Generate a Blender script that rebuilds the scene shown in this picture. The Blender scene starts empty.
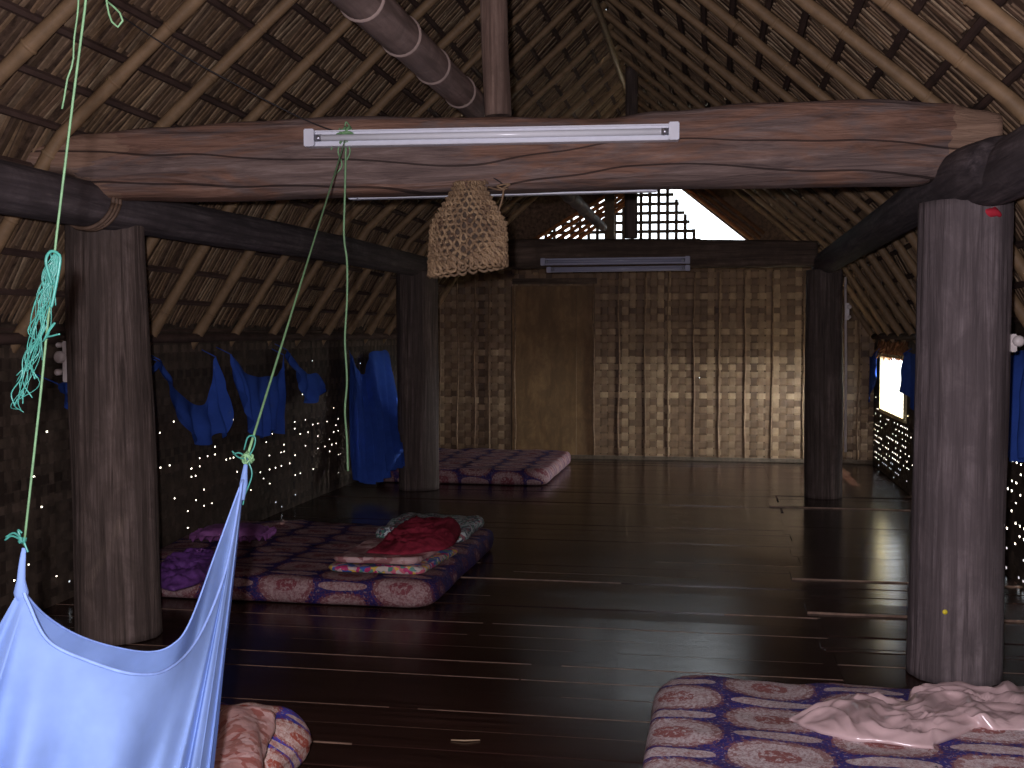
import bpy, bmesh, math, random
from mathutils import Vector, Matrix, noise
random.seed(7)
S = bpy.context.scene; COL = S.collection
# ------------------------------------------------------------------ camera, light, exposure
F = 1150.0; PSI = math.atan(203/1150); TH = math.atan(50/1150)
R_ = Vector((math.cos(PSI), math.sin(PSI), 0))
FW = Vector((-math.sin(PSI)*math.cos(TH), math.cos(PSI)*math.cos(TH), -math.sin(TH)))
UP = R_.cross(FW); EYE = Vector((0, 0, 1.5))
cam = bpy.data.objects.new('camera', bpy.data.cameras.new('camera')); COL.objects.link(cam)
m = Matrix((R_, UP, -FW)).transposed().to_4x4(); m.translation = EYE
cam.matrix_world = m; cam.data.lens = F/1024*36; cam.data.sensor_width = 36; cam.data.clip_start = .02
S.camera = cam
S.view_settings.view_transform = 'Standard'; S.view_settings.look = 'None'
S.view_settings.gamma = 1; S.view_settings.use_curve_mapping = False
S.view_settings.exposure = 0.0

W = bpy.data.worlds.new('sky'); S.world = W; W.use_nodes = True
W.node_tree.nodes['Background'].inputs[0].default_value = (.86, .94, 1, 1)
# hazy bright sky, plus a bright lobe added on the right to light the back wall
_nt = W.node_tree; _tc = _nt.nodes.new('ShaderNodeTexCoord'); _dp = _nt.nodes.new('ShaderNodeVectorMath'); _dp.operation = 'DOT_PRODUCT'
_v = Vector((.82, -.46, .33)).normalized(); _dp.inputs[1].default_value = _v; _nt.links.new(_tc.outputs['Generated'], _dp.inputs[0])
_mr = _nt.nodes.new('ShaderNodeMapRange'); _mr.interpolation_type = 'SMOOTHSTEP'
for _i, _x in enumerate((.35, .98, 3.2, 36)): _mr.inputs[_i+1].default_value = _x
_nt.links.new(_dp.outputs['Value'], _mr.inputs[0]); _nt.links.new(_mr.outputs[0], _nt.nodes['Background'].inputs[1])

def lamp(name, kind, loc, energy, col=(1, 1, 1), **k):
    d = bpy.data.lights.new(name, kind); d.energy = energy; d.color = col
    for a, v in k.items(): setattr(d, a, v)
    o = bpy.data.objects.new(name, d); COL.objects.link(o); o.location = loc; return o
flash = lamp('camera_flash', 'POINT', (-.06, -.02, 1.56), 520, (.93, .88, 1.0), shadow_soft_size=.02)
sun = lamp('sun', 'SUN', (9, -3, 12), 9, (1, .9, .75), angle=.01)
sun.rotation_euler = Vector((-.55, .34, -1.1)).to_track_quat('-Z', 'Y').to_euler()

def P(px, py, X=None, Y=None, Z=None):
    d = FW + R_*((px-512)/F) + UP*((384-py)/F)
    for i, v in enumerate((X, Y, Z)):
        if v is not None: return EYE + d*((v-EYE[i])/d[i])
def proj(v):
    w = Vector(v)-EYE; return 512+F*w.dot(R_)/w.dot(FW), 384-F*w.dot(UP)/w.dot(FW), w.dot(FW)

# ------------------------------------------------------------------ node helpers
def mat(name):
    mt = bpy.data.materials.new(name); mt.use_nodes = True
    return mt, mt.node_tree, mt.node_tree.nodes['Principled BSDF']
class G:
    def __init__(s, nt): s.nt = nt
    def n(s, t, **k):
        x = s.nt.nodes.new(t)
        for a, v in k.items(): setattr(x, a, v)
        return x
    def l(s, a, b): s.nt.links.new(a, b)
    def m(s, op, a, b=0.0, c=None, clamp=False):
        x = s.n('ShaderNodeMath', operation=op); x.use_clamp = clamp
        for i, v in enumerate((a, b, c)):
            if v is None: continue
            if isinstance(v, (int, float)): x.inputs[i].default_value = v
            else: s.l(v, x.inputs[i])
        return x.outputs[0]
    def co(s, scale=(1, 1, 1), which='Object'):
        t = s.n('ShaderNodeTexCoord'); mp = s.n('ShaderNodeMapping'); mp.inputs['Scale'].default_value = scale
        s.l(t.outputs[which], mp.inputs[0]); return mp.outputs[0]
    def noise(s, vec, scale=1, detail=4, rough=.6, dist=0):
        x = s.n('ShaderNodeTexNoise'); x.inputs['Scale'].default_value = scale; x.inputs['Detail'].default_value = detail
        x.inputs['Roughness'].default_value = rough; x.inputs['Distortion'].default_value = dist
        s.l(vec, x.inputs['Vector']); return x.outputs['Fac']
    def ramp(s, fac, stops):
        x = s.n('ShaderNodeValToRGB'); e = x.color_ramp.elements
        while len(e) < len(stops): e.new(.5)
        for i, (p, c) in enumerate(stops): e[i].position = p; e[i].color = (*c, 1)
        s.l(fac, x.inputs[0]); return x.outputs[0]
    def mix(s, fac, a, b, mode='MIX'):
        x = s.n('ShaderNodeMix', data_type='RGBA', blend_type=mode)
        for i, v in ((0, fac), (6, a), (7, b)):
            if isinstance(v, (int, float)): x.inputs[i].default_value = v
            elif isinstance(v, tuple): x.inputs[i].default_value = (*v, 1)
            else: s.l(v, x.inputs[i])
        return x.outputs[2]
    def bump(s, h, strength, dist, bsdf):
        x = s.n('ShaderNodeBump'); x.inputs['Strength'].default_value = strength; x.inputs['Distance'].default_value = dist
        s.l(h, x.inputs['Height']); s.l(x.outputs[0], bsdf.inputs['Normal'])

def wood(name, c0, c1, c2, axis='z', rough=.8, fine=38, bump=.6, spec=.3):
    mt, nt, b = mat(name); g = G(nt)
    lo = 1.6; sc = {'x': (lo, fine, fine), 'y': (fine, lo, fine), 'z': (fine, fine, lo)}[axis]
    v = g.co(sc); f = g.noise(v, 1, 5, .65, .4)
    sc2 = tuple(q*.12 for q in sc); f2 = g.noise(g.co(sc2), 1, 4, .6, .8)
    c = g.ramp(f, [(.37, c0), (.52, c1), (.67, c2)])
    dk = tuple(q*.4 for q in c1)
    f3 = g.noise(g.co((7, 7, 5)), 1, 6, .7, .5); c = g.mix(g.ramp(f3, [(.42, (.6,)*3), (.6, (0, 0, 0))]), c, tuple(q*.5 for q in c1))
    c = g.mix(g.ramp(f2, [(.38, (0, 0, 0)), (.62, (.65,)*3)]), c, dk)
    g.l(c, b.inputs['Base Color']); b.inputs['Roughness'].default_value = rough; b.inputs['Specular IOR Level'].default_value = spec
    g.bump(g.m('ADD', f, f2), bump, .012, b); return mt

def island(name, cols, rough=.8, axis_noise=(30, 30, 30), bump=.3, spec=.2, dirt=.5):
    """every loose strip of the mesh gets its own tone"""
    mt, nt, b = mat(name); g = G(nt)
    geo = g.n('ShaderNodeNewGeometry')
    c = g.ramp(geo.outputs['Random Per Island'], [(i/(len(cols)-1) if len(cols) > 1 else 0, q) for i, q in enumerate(cols)])
    f = g.noise(g.co(axis_noise), 1, 4, .65)
    c = g.mix(g.ramp(f, [(.35, (dirt,)*3), (.65, (0, 0, 0))]), c, tuple(q*.3 for q in cols[0]))
    g.l(c, b.inputs['Base Color']); b.inputs['Roughness'].default_value = rough; b.inputs['Specular IOR Level'].default_value = spec
    g.bump(f, bump, .006, b); return mt

def plain(name, col, rough=.6, var=.15, scale=25, spec=.4, metal=0, bump=.1, sheen=0):
    mt, nt, b = mat(name); g = G(nt)
    f = g.noise(g.co(), scale, 4)
    c = g.ramp(f, [(.3, tuple(q*(1-var) for q in col)), (.7, tuple(min(1, q*(1+var)) for q in col))])
    g.l(c, b.inputs['Base Color']); b.inputs['Roughness'].default_value = rough
    b.inputs['Specular IOR Level'].default_value = spec; b.inputs['Metallic'].default_value = metal
    b.inputs['Sheen Weight'].default_value = sheen
    g.bump(f, bump, .004, b); return mt

def netting(name, col, opacity, transl=.4):
    mt, nt, b = mat(name); g = G(nt)
    out = nt.nodes['Material Output']
    f = g.noise(g.co(), 9, 3); c = g.ramp(f, [(.3, tuple(q*.82 for q in col)), (.7, col)])
    g.l(c, b.inputs['Base Color']); b.inputs['Roughness'].default_value = .9; b.inputs['Specular IOR Level'].default_value = .1
    tl = g.n('ShaderNodeBsdfTranslucent'); g.l(c, tl.inputs[0])
    m1 = g.n('ShaderNodeMixShader'); m1.inputs[0].default_value = transl; g.l(b.outputs[0], m1.inputs[1]); g.l(tl.outputs[0], m1.inputs[2])
    tr = g.n('ShaderNodeBsdfTransparent')
    # woven thread: denser where the cloth turns edge-on, as real netting is
    lw = g.n('ShaderNodeLayerWeight'); lw.inputs[0].default_value = .35
    op = g.m('ADD', opacity, g.m('MULTIPLY', lw.outputs['Facing'], .35), clamp=True)
    m2 = g.n('ShaderNodeMixShader'); g.l(op, m2.inputs[0]); g.l(tr.outputs[0], m2.inputs[1]); g.l(m1.outputs[0], m2.inputs[2])
    g.l(m2.outputs[0], out.inputs[0]); return mt

def medallion(name, ground=(.045, .045, .27), cream=(.68, .60, .60), red=(.36, .14, .13), cw=.345, rh=.37, rough=.65):
    """printed cotton: cream oval medallions with red flowers on a blue net"""
    mt, nt, b = mat(name); g = G(nt)
    t = g.n('ShaderNodeTexCoord'); sp = g.n('ShaderNodeSeparateXYZ'); g.l(t.outputs['Object'], sp.inputs[0])
    wob = g.m('MULTIPLY', g.m('SUBTRACT', g.noise(t.outputs['Object'], 14, 3), .5), .014)
    x = g.m('ADD', g.m('ADD', sp.outputs[0], g.m('MULTIPLY', sp.outputs[2], .0)), wob)
    y = g.m('ADD', g.m('ADD', sp.outputs[1], sp.outputs[2]), wob)
    u = g.m('DIVIDE', x, cw); ci = g.m('FLOOR', u); fu = g.m('SUBTRACT', g.m('SUBTRACT', u, ci), .5)
    odd = g.m('MODULO', g.m('ABSOLUTE', ci), 2)
    v = g.m('ADD', g.m('DIVIDE', y, rh), g.m('MULTIPLY', odd, .5)); fv = g.m('SUBTRACT', g.m('FRACT', v), .5)
    fv2 = g.m('SUBTRACT', g.m('FRACT', g.m('ADD', v, .5)), .5)
    def ell(a, b_, rx, ry):
        return g.m('ADD', g.m('POWER', g.m('ABSOLUTE', g.m('DIVIDE', a, rx)), 2.4), g.m('POWER', g.m('ABSOLUTE', g.m('DIVIDE', b_, ry)), 2.4))
    e1 = ell(fu, fv, .475, .345); e2 = ell(fu, fv2, .42, .10)
    inn = g.m('MAXIMUM', g.m('LESS_THAN', e1, 1), g.m('LESS_THAN', e2, 1))
    ring = g.m('MULTIPLY', g.m('GREATER_THAN', e1, .62), g.m('LESS_THAN', e1, 1.25))
    ring = g.m('MULTIPLY', ring, g.m('GREATER_THAN', g.noise(t.outputs['Object'], 60, 2), .47))
    ctr = g.m('MULTIPLY', g.m('LESS_THAN', e1, .12), g.m('GREATER_THAN', g.noise(t.outputs['Object'], 45, 3), .45))
    fl = g.noise(t.outputs['Object'], 48, 5, .75)
    cc = g.ramp(fl, [(.30, red), (.42, tuple(.5*(a+d) for a, d in zip(red, cream))), (.55, cream), (.8, tuple(min(1, q*1.15) for q in cream))])
    cb = g.ramp(g.noise(t.outputs['Object'], 20, 3), [(.35, tuple(q*.6 for q in ground)), (.65, ground)])
    c = g.mix(inn, cb, cc); c = g.mix(g.m('MULTIPLY', ring, .75), c, tuple(q*.8 for q in red)); c = g.mix(ctr, c, red)
    f2 = g.noise(t.outputs['Object'], 95, 3, .7)
    c = g.mix(g.ramp(f2, [(.50, (0, 0, 0)), (.58, (.55,)*3)]), c, tuple(q*.7 for q in red))
    f4 = g.noise(t.outputs['Object'], 70, 2, .6)
    c = g.mix(g.ramp(f4, [(.60, (0, 0, 0)), (.66, (.5,)*3)]), c, cream)
    g.l(c, b.inputs['Base Color']); b.inputs['Roughness'].default_value = rough; b.inputs['Specular IOR Level'].default_value = .2
    g.bump(g.noise(t.outputs['Object'], 10, 4), .25, .02, b); return mt

def floral(name, cols, scale=28, rough=.55):
    mt, nt, b = mat(name); g = G(nt)
    vo = g.n('ShaderNodeTexVoronoi'); vo.inputs['Scale'].default_value = scale; vo.inputs['Randomness'].default_value = 1
    ds = g.n('ShaderNodeVectorMath', operation='ADD'); t = g.n('ShaderNodeTexCoord')
    nz = g.n('ShaderNodeTexNoise'); nz.inputs['Scale'].default_value = 15; g.l(t.outputs['Object'], nz.inputs[0])
    sc = g.n('ShaderNodeVectorMath', operation='SCALE'); sc.inputs[3].default_value = .08; g.l(nz.outputs['Color'], sc.inputs[0])
    g.l(t.outputs['Object'], ds.inputs[0]); g.l(sc.outputs[0], ds.inputs[1]); g.l(ds.outputs[0], vo.inputs['Vector'])
    sx = g.n('ShaderNodeSeparateColor'); g.l(vo.outputs['Color'], sx.inputs[0])
    r = g.n('ShaderNodeValToRGB'); r.color_ramp.interpolation = 'CONSTANT'; e = r.color_ramp.elements
    while len(e) < len(cols): e.new(.5)
    for i, c in enumerate(cols): e[i].position = i/len(cols); e[i].color = (*c, 1)
    g.l(sx.outputs[0], r.inputs[0]); g.l(r.outputs[0], b.inputs['Base Color']); b.inputs['Roughness'].default_value = rough
    g.bump(g.noise(t.outputs['Object'], 18, 4), .3, .02, b); return mt

def bamboo_mat(name, a, b_, c_, axis='z'):
    return wood(name, a, b_, c_, axis, rough=.65, fine=46, bump=.25, spec=.35)

M = {}
M['post'] = wood('weathered_post_wood', (.05, .035, .028), (.16, .115, .095), (.27, .20, .175), 'z', .85, 42, .9)
M['post_grey'] = wood('grey_post_wood', (.09, .07, .07), (.21, .165, .165), (.32, .26, .26), 'z', .85, 34, .8)
M['log_y'] = wood('dark_plate_wood', (.05, .04, .042), (.15, .118, .12), (.25, .20, .20), 'y', .85, 30, .8)
M['log_x'] = wood('back_beam_wood', (.05, .032, .022), (.13, .085, .06), (.2, .135, .10), 'x', .85, 30, .8)
M['king'] = wood('king_post_wood', (.10, .06, .045), (.26, .165, .125), (.38, .26, .2), 'z', .8, 30, .8)
M['pole'] = wood('bamboo_pole_skin', (.12, .085, .07), (.25, .175, .15), (.33, .24, .205), 'y', .6, 26, .3)
M['node'] = plain('bamboo_node', (.27, .2, .17), .7)
M['raft'] = island('bamboo_rafter_skin', [(.22, .135, .068), (.30, .19, .10), (.25, .155, .08), (.36, .245, .135)], .6, (14, 14, 14), .2, .3, .35)
M['batt'] = island('roof_batten_wood', [(.075, .045, .036), (.13, .08, .062), (.095, .058, .046)], .8, (12, 5, 12), .3)
M['thatch'] = island('thatch_strip', [(.10, .062, .038), (.25, .155, .085), (.16, .098, .06), (.33, .215, .12), (.21, .13, .08), (.38, .27, .165), (.13, .08, .05)], .8, (22, 22, 22), .3, .2, .45)
M['under'] = plain('dry_leaf_thatch', (.12, .075, .05), .95, .6, 22, .1, bump=1)
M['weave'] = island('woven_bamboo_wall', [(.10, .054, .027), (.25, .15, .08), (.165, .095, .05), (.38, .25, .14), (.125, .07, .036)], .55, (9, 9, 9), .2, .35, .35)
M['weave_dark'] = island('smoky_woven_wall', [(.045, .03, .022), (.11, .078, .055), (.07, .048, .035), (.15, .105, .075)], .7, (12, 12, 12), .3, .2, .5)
M['back'] = plain('wall_inner_sheet', (.06, .042, .03), .9)
M['back_gold'] = plain('back_wall_sheet', (.09, .055, .03), .9)
M['stick'] = plain('stick_batten', (.2, .12, .065), .7, .35, 30)
M['lath'] = plain('gable_lath', (.10, .07, .045), .8, .3)
M['ply'] = wood('plywood_sheet', (.17, .09, .035), (.25, .14, .06), (.3, .175, .08), 'z', .6, 7, .1)
M['white'] = plain('painted_steel', (.75, .76, .82), .35, .04)
M['greyp'] = plain('grey_batten_paint', (.34, .33, .42), .45, .05)
M['tube'] = plain('frosted_tube', (.85, .86, .9), .2, .02)
M['tubeoff'] = plain('unlit_tube_glass', (.42, .41, .52), .2, .02)
M['steel'] = plain('lamp_cap', (.45, .45, .5), .3, .05, metal=.8)
M['pvc'] = plain('plastic_conduit', (.55, .47, .46), .5, .08)
M['sw'] = plain('switch_plastic', (.62, .55, .52), .4, .1)
M['cordg'] = plain('green_nylon_cord', (.20, .38, .18), .45, .2, 60)
M['cordn'] = plain('pale_green_cord', (.12, .23, .11), .6, .2, 60)
M['teal'] = plain('teal_raffia', (.05, .23, .18), .35, .3, 60)
M['wire'] = plain('dark_wire', (.02, .015, .015), .6)
M['rattan'] = island('rattan_link', [(.13, .075, .045), (.40, .27, .15), (.22, .14, .08), (.34, .22, .12)], .6, (30, 30, 30), .3, .3, .3)
M['rattie'] = plain('rattan_tie', (.14, .085, .055), .7, .3)
M['net'] = netting('pale_blue_netting', (.35, .52, .93), .74, .3)
M['glow'] = netting('sunlit_leaf_slat', (.34, .17, .085), 1.0, .6)
M['bluenet'] = netting('dark_blue_netting', (.05, .12, .52), .93, .2)
M['hem'] = plain('pale_net_hem', (.22, .33, .66), .9)
M['medal'] = medallion('medallion_cotton')
M['medal2'] = medallion('medallion_cotton_dark', (.018, .018, .13), (.36, .25, .24), (.20, .05, .06), .33, .33)  # darker ground and cream, slightly smaller repeat
M['quilt'] = medallion('folded_quilt_print', (.05, .07, .5), (.6, .48, .42), (.38, .09, .06), .26, .2)
M['satin'] = plain('pink_satin', (.58, .41, .40), .2, .1, 8, .7)
M['satinfloral'] = floral('pink_floral_satin', [(.5, .22, .18), (.7, .42, .38), (.62, .34, .3), (.75, .5, .46), (.45, .16, .13)], 30, .35)
M['redblk'] = plain('crimson_wool', (.26, .025, .045), .95, .3, 30, .1, bump=.6)
M['purple'] = plain('purple_cotton', (.13, .04, .2), .7, .35, 18)
M['pillow'] = plain('magenta_pillow_cotton', (.24, .08, .24), .7, .3, 25)
M['floral'] = floral('bright_floral_print', [(.7, .45, .08), (.5, .03, .15), (.55, .4, .4), (.05, .12, .4), (.65, .15, .2), (.6, .5, .45), (.1, .25, .2)], 36)
M['faded'] = floral('faded_rose_print', [(.42, .24, .22), (.55, .36, .34), (.30, .12, .12), (.5, .3, .28)], 22)
M['green_white'] = floral('green_white_check', [(.6, .65, .62), (.08, .2, .15), (.45, .5, .5), (.05, .07, .1), (.3, .1, .12)], 60)
M['redrag'] = plain('red_rag', (.5, .02, .04), .8)
M['yellow'] = plain('yellow_sticker', (.75, .6, .03), .5)
M['frame'] = plain('pale_window_jamb', (.5, .4, .2), .6)
M['earth'] = plain('dry_earth', (.46, .40, .30), .95, .15, 2)
M['straw'] = plain('straw', (.35, .25, .15), .7)
M['edge'] = plain('flash_lit_worn_edge', (.20, .12, .08), .55, .5, 12)  # worn board edges, with flash light painted into the pale tone

def floor_mat():
    mt, nt, b = mat('dark_oiled_planks'); g = G(nt)
    geo = g.n('ShaderNodeNewGeometry')
    f = g.noise(g.co((1.2, 30, 30)), 1, 5, .6, .3)
    c = g.ramp(f, [(.3, (.016, .007, .005)), (.6, (.042, .019, .014)), (.8, (.075, .036, .027))])
    c = g.mix(g.m('MULTIPLY', geo.outputs['Random Per Island'], .5), c, (.018, .008, .006))
    g.l(c, b.inputs['Base Color'])
    sm = g.noise(g.co((2, 5, 5)), 1, 4, .6)
    g.l(g.m('ADD', .12, g.m('MULTIPLY', sm, .16)), b.inputs['Roughness']); b.inputs['Specular IOR Level'].default_value = .30
    g.bump(g.m('ADD', f, g.m('MULTIPLY', sm, .8)), .07, .01, b); return mt
M['floor'] = floor_mat()

# ------------------------------------------------------------------ mesh helpers
def link(name, bm, mt, parent=None, smooth=False, **props):
    me = bpy.data.meshes.new(name); bm.normal_update(); bm.to_mesh(me); bm.free()
    for q in (mt if isinstance(mt, (list, tuple)) else [mt]): me.materials.append(q)
    if smooth: me.shade_smooth()
    o = bpy.data.objects.new(name, me); COL.objects.link(o)
    if parent: o.parent = parent
    for k, v in props.items(): o[k] = v
    return o
def tag(o, label, cat, group=None):
    o['label'] = label; o['category'] = cat
    if group: o['group'] = group
    return o
def root(name, label, cat, loc=(0, 0, 0), group=None):
    o = bpy.data.objects.new(name, None); COL.objects.link(o); o.location = loc; o.empty_display_size = .1
    return tag(o, label, cat, group)
def to_local(bm, o):
    bmesh.ops.translate(bm, verts=bm.verts, vec=-Vector(o.location)); return bm

def box(bm, lo, hi, mi=0, bev=0):
    vs = [bm.verts.new((x, y, z)) for x in (lo[0], hi[0]) for y in (lo[1], hi[1]) for z in (lo[2], hi[2])]
    fs = [bm.faces.new([vs[i] for i in q]) for q in ((0, 1, 3, 2), (4, 6, 7, 5), (0, 4, 5, 1), (2, 3, 7, 6), (0, 2, 6, 4), (1, 5, 7, 3))]
    for f in fs: f.material_index = mi
    if bev:
        es = list({e for f in fs for e in f.edges})
        r = bmesh.ops.bevel(bm, geom=es, offset=bev, segments=2, affect='EDGES')
        for f in r['faces']: f.material_index = mi
    return fs
def obox(bm, c, ax, ay, az, sx, sy, sz):
    """oriented box: centre, unit axes, half sizes"""
    vs = [bm.verts.new(c+ax*(a*sx)+ay*(b*sy)+az*(d*sz)) for a in (-1, 1) for b in (-1, 1) for d in (-1, 1)]
    for q in ((0, 1, 3, 2), (4, 6, 7, 5), (0, 4, 5, 1), (2, 3, 7, 6), (0, 2, 6, 4), (1, 5, 7, 3)): bm.faces.new([vs[i] for i in q])

def frames(pts):
    T = []
    for i in range(len(pts)):
        a = pts[max(0, i-1)]; b = pts[min(len(pts)-1, i+1)]; T.append((b-a).normalized())
    ref = Vector((0, 0, 1)) if abs(T[0].z) < .9 else Vector((1, 0, 0))
    u = T[0].cross(ref).normalized(); out = []
    for t in T:
        u = (u - t*u.dot(t)).normalized(); out.append((t, u, t.cross(u)))
    return out
def tube(bm, pts, rad, sides=10, cap=True, disp=None, mi=0):
    pts = [Vector(p) for p in pts]; fr = frames(pts); rings = []
    for i, (p, (t, u, v)) in enumerate(zip(pts, fr)):
        r = rad(i/(len(pts)-1)) if callable(rad) else (rad[i] if isinstance(rad, (list, tuple)) else rad)
        ring = []
        for k in range(sides):
            a = 2*math.pi*k/sides; d = u*math.cos(a)+v*math.sin(a)
            rr = r + (disp(p, a, i) if disp else 0)
            ring.append(bm.verts.new(p+d*rr))
        rings.append(ring)
    for a, b in zip(rings, rings[1:]):
        for k in range(sides):
            f = bm.faces.new((a[k], a[(k+1) % sides], b[(k+1) % sides], b[k])); f.material_index = mi
    if cap:
        bm.faces.new(rings[0][::-1]).material_index = mi; bm.faces.new(rings[-1]).material_index = mi
    return bm
def lerp_pts(pts, n):
    pts = [Vector(p) for p in pts]; d = [0]
    for a, b in zip(pts, pts[1:]): d.append(d[-1]+(b-a).length)
    out = []
    for i in range(n):
        s = d[-1]*i/(n-1); k = 0
        while k < len(d)-2 and d[k+1] < s: k += 1
        out.append(pts[k].lerp(pts[k+1], (s-d[k])/max(1e-9, d[k+1]-d[k])))
    return out
def smooth(pts, n, it=None):
    """Catmull-Rom through the points"""
    pts = [Vector(p) for p in pts]; q = [pts[0]*2-pts[1]]+pts+[pts[-1]*2-pts[-2]]; out = []
    segs = len(pts)-1
    for i in range(n):
        t = segs*i/(n-1); k = min(int(t), segs-1); t -= k
        a, b, c, d = q[k:k+4]
        out.append(.5*((2*b)+(c-a)*t+(2*a-5*b+4*c-d)*t*t+(3*b-a-3*c+d)*t**3))
    return out
nz = lambda x, y=0, z=0: noise.noise(Vector((x, y, z)))

def log(name, pts, rad, mt, label, cat, seed=0, sides=40, amp=.06, flute=.03, parent=None, n=None, group=None):
    bm = bmesh.new(); L = (Vector(pts[-1])-Vector(pts[0])).length; n = n or int(L/.05)+8
    pp = smooth(pts, n) if len(pts) > 2 else lerp_pts(pts, n)
    R0 = rad(0) if callable(rad) else rad
    def disp(p, a, i):
        s = i/n*L
        return R0*(amp*nz(math.cos(a)*1.3+seed, math.sin(a)*1.3, s*1.1) + flute*nz(math.cos(a)*6+seed, math.sin(a)*6, s*.7)
                   + flute*.5*nz(math.cos(a)*16, math.sin(a)*16+seed, s*1.5))
    tube(bm, pp, rad, sides, True, disp)
    o = link(name, bm, mt, parent, True)
    for p in o.data.polygons:
        if len(p.vertices) > 4: p.use_smooth = False
    if label: tag(o, label, cat, group)
    return o

# ------------------------------------------------------------------ the place: sizes
XL, XR, YB, YF = -3.60, 1.80, 13.75, -1.6
RX, RZ = -.95, 4.30                      # ridge
PROF = {-1: [(-.95, 4.30), (-3.02, 2.46), (-3.78, 1.36)], 1: [(-.95, 4.30), (1.25, 2.42), (1.97, 1.36)]}   # underside of the thatch, steeper below the plates
def roofz(x):
    q = PROF[-1 if x < RX else 1]
    for a, b in zip(q, q[1:]):
        if abs(x-RX) <= abs(b[0]-RX)+1e-6 or b is q[-1]: return a[1]+(b[1]-a[1])*(x-a[0])/(b[0]-a[0])
YE = 14.7                                # verge beyond the back wall

# ground outside
bm = bmesh.new(); box(bm, (-60, -30, -2.2), (60, 90, -2.0)); link('ground', bm, M['earth'], kind='structure')

def tilt(fs, yc):
    d = random.gauss(0, .0009)
    for v in {v for f in fs for v in f.verts}:
        if v.co.z > -.03: v.co.z += d if v.co.y > yc else -d
# floor planks run left to right; some on the right are raised a little
bm = bmesh.new(); y = YF; k = 0; X1 = .56
special = {6.30: .012, 7.16: .012, 10.15: .012}
rows = []
while y < YB+.1:
    w = random.uniform(.20, .26); rows.append((y, w)); y += w
for (y, w) in rows:
    for (a, b) in ((XL-.06, X1), (X1, XR+.06)):
        if a == X1 and 5.4 < y < 12: continue
        zt = random.uniform(-.003, .001); jit = random.uniform(-.002, .002)
        tilt(box(bm, (a, y+.0035, -.04), (b-.002, y+w-.0035, zt), 0), y+w/2)
        # worn near arris, painted paler for the flash catching the plank edge
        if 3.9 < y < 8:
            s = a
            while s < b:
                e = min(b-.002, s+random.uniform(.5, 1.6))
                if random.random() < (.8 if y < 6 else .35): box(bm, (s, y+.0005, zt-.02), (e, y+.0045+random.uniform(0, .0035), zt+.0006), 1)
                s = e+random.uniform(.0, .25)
y = 5.4; seg = sorted(special)
base = next(yy for yy, w in rows if yy >= 5.4); stop = next((yy for yy, w in rows if yy >= 12))
edges = [base]+[5.62, 5.85, 6.07]+[6.30, 6.52, 6.74, 6.96]+[7.16, 7.4, 7.66, 7.92, 8.2, 8.5, 8.8, 9.15, 9.5, 9.83]+[10.15, 10.4, 10.65, 10.9, 11.2, 11.5, 11.8]+[stop]
edges = sorted(e for e in edges if base <= e <= stop)
for a, b in zip(edges, edges[1:]):
    raised = any(abs(a-s) < .01 for s in seg)
    x0 = X1 + random.uniform(-.05, .02)+(-.06 if raised else 0)
    zt = .008 if raised else random.uniform(-.002, .002)
    tilt(box(bm, (x0, a+.003, -.04), (XR+.06, b-.002, zt), 0), (a+b)/2)
    if raised: box(bm, (x0, a-.001, -.001), (XR+.06, a+.007, zt+.0018), 1)  # pale strip paints the flash on the raised board's front edge
box(bm, (XL-.06, YF, -.10), (XR+.06, YB+.4, -.045), 0); box(bm, (XL-.1, YB+.01, -.2), (XR+.1, YB+.4, -.01), 0)
for xx in (XL-.30, XR+.02): box(bm, (xx, YF, -.2), (xx+.28, YB+.4, -.012), 0)
link('floor', bm, [M['floor'], M['edge']], kind='structure')

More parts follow.
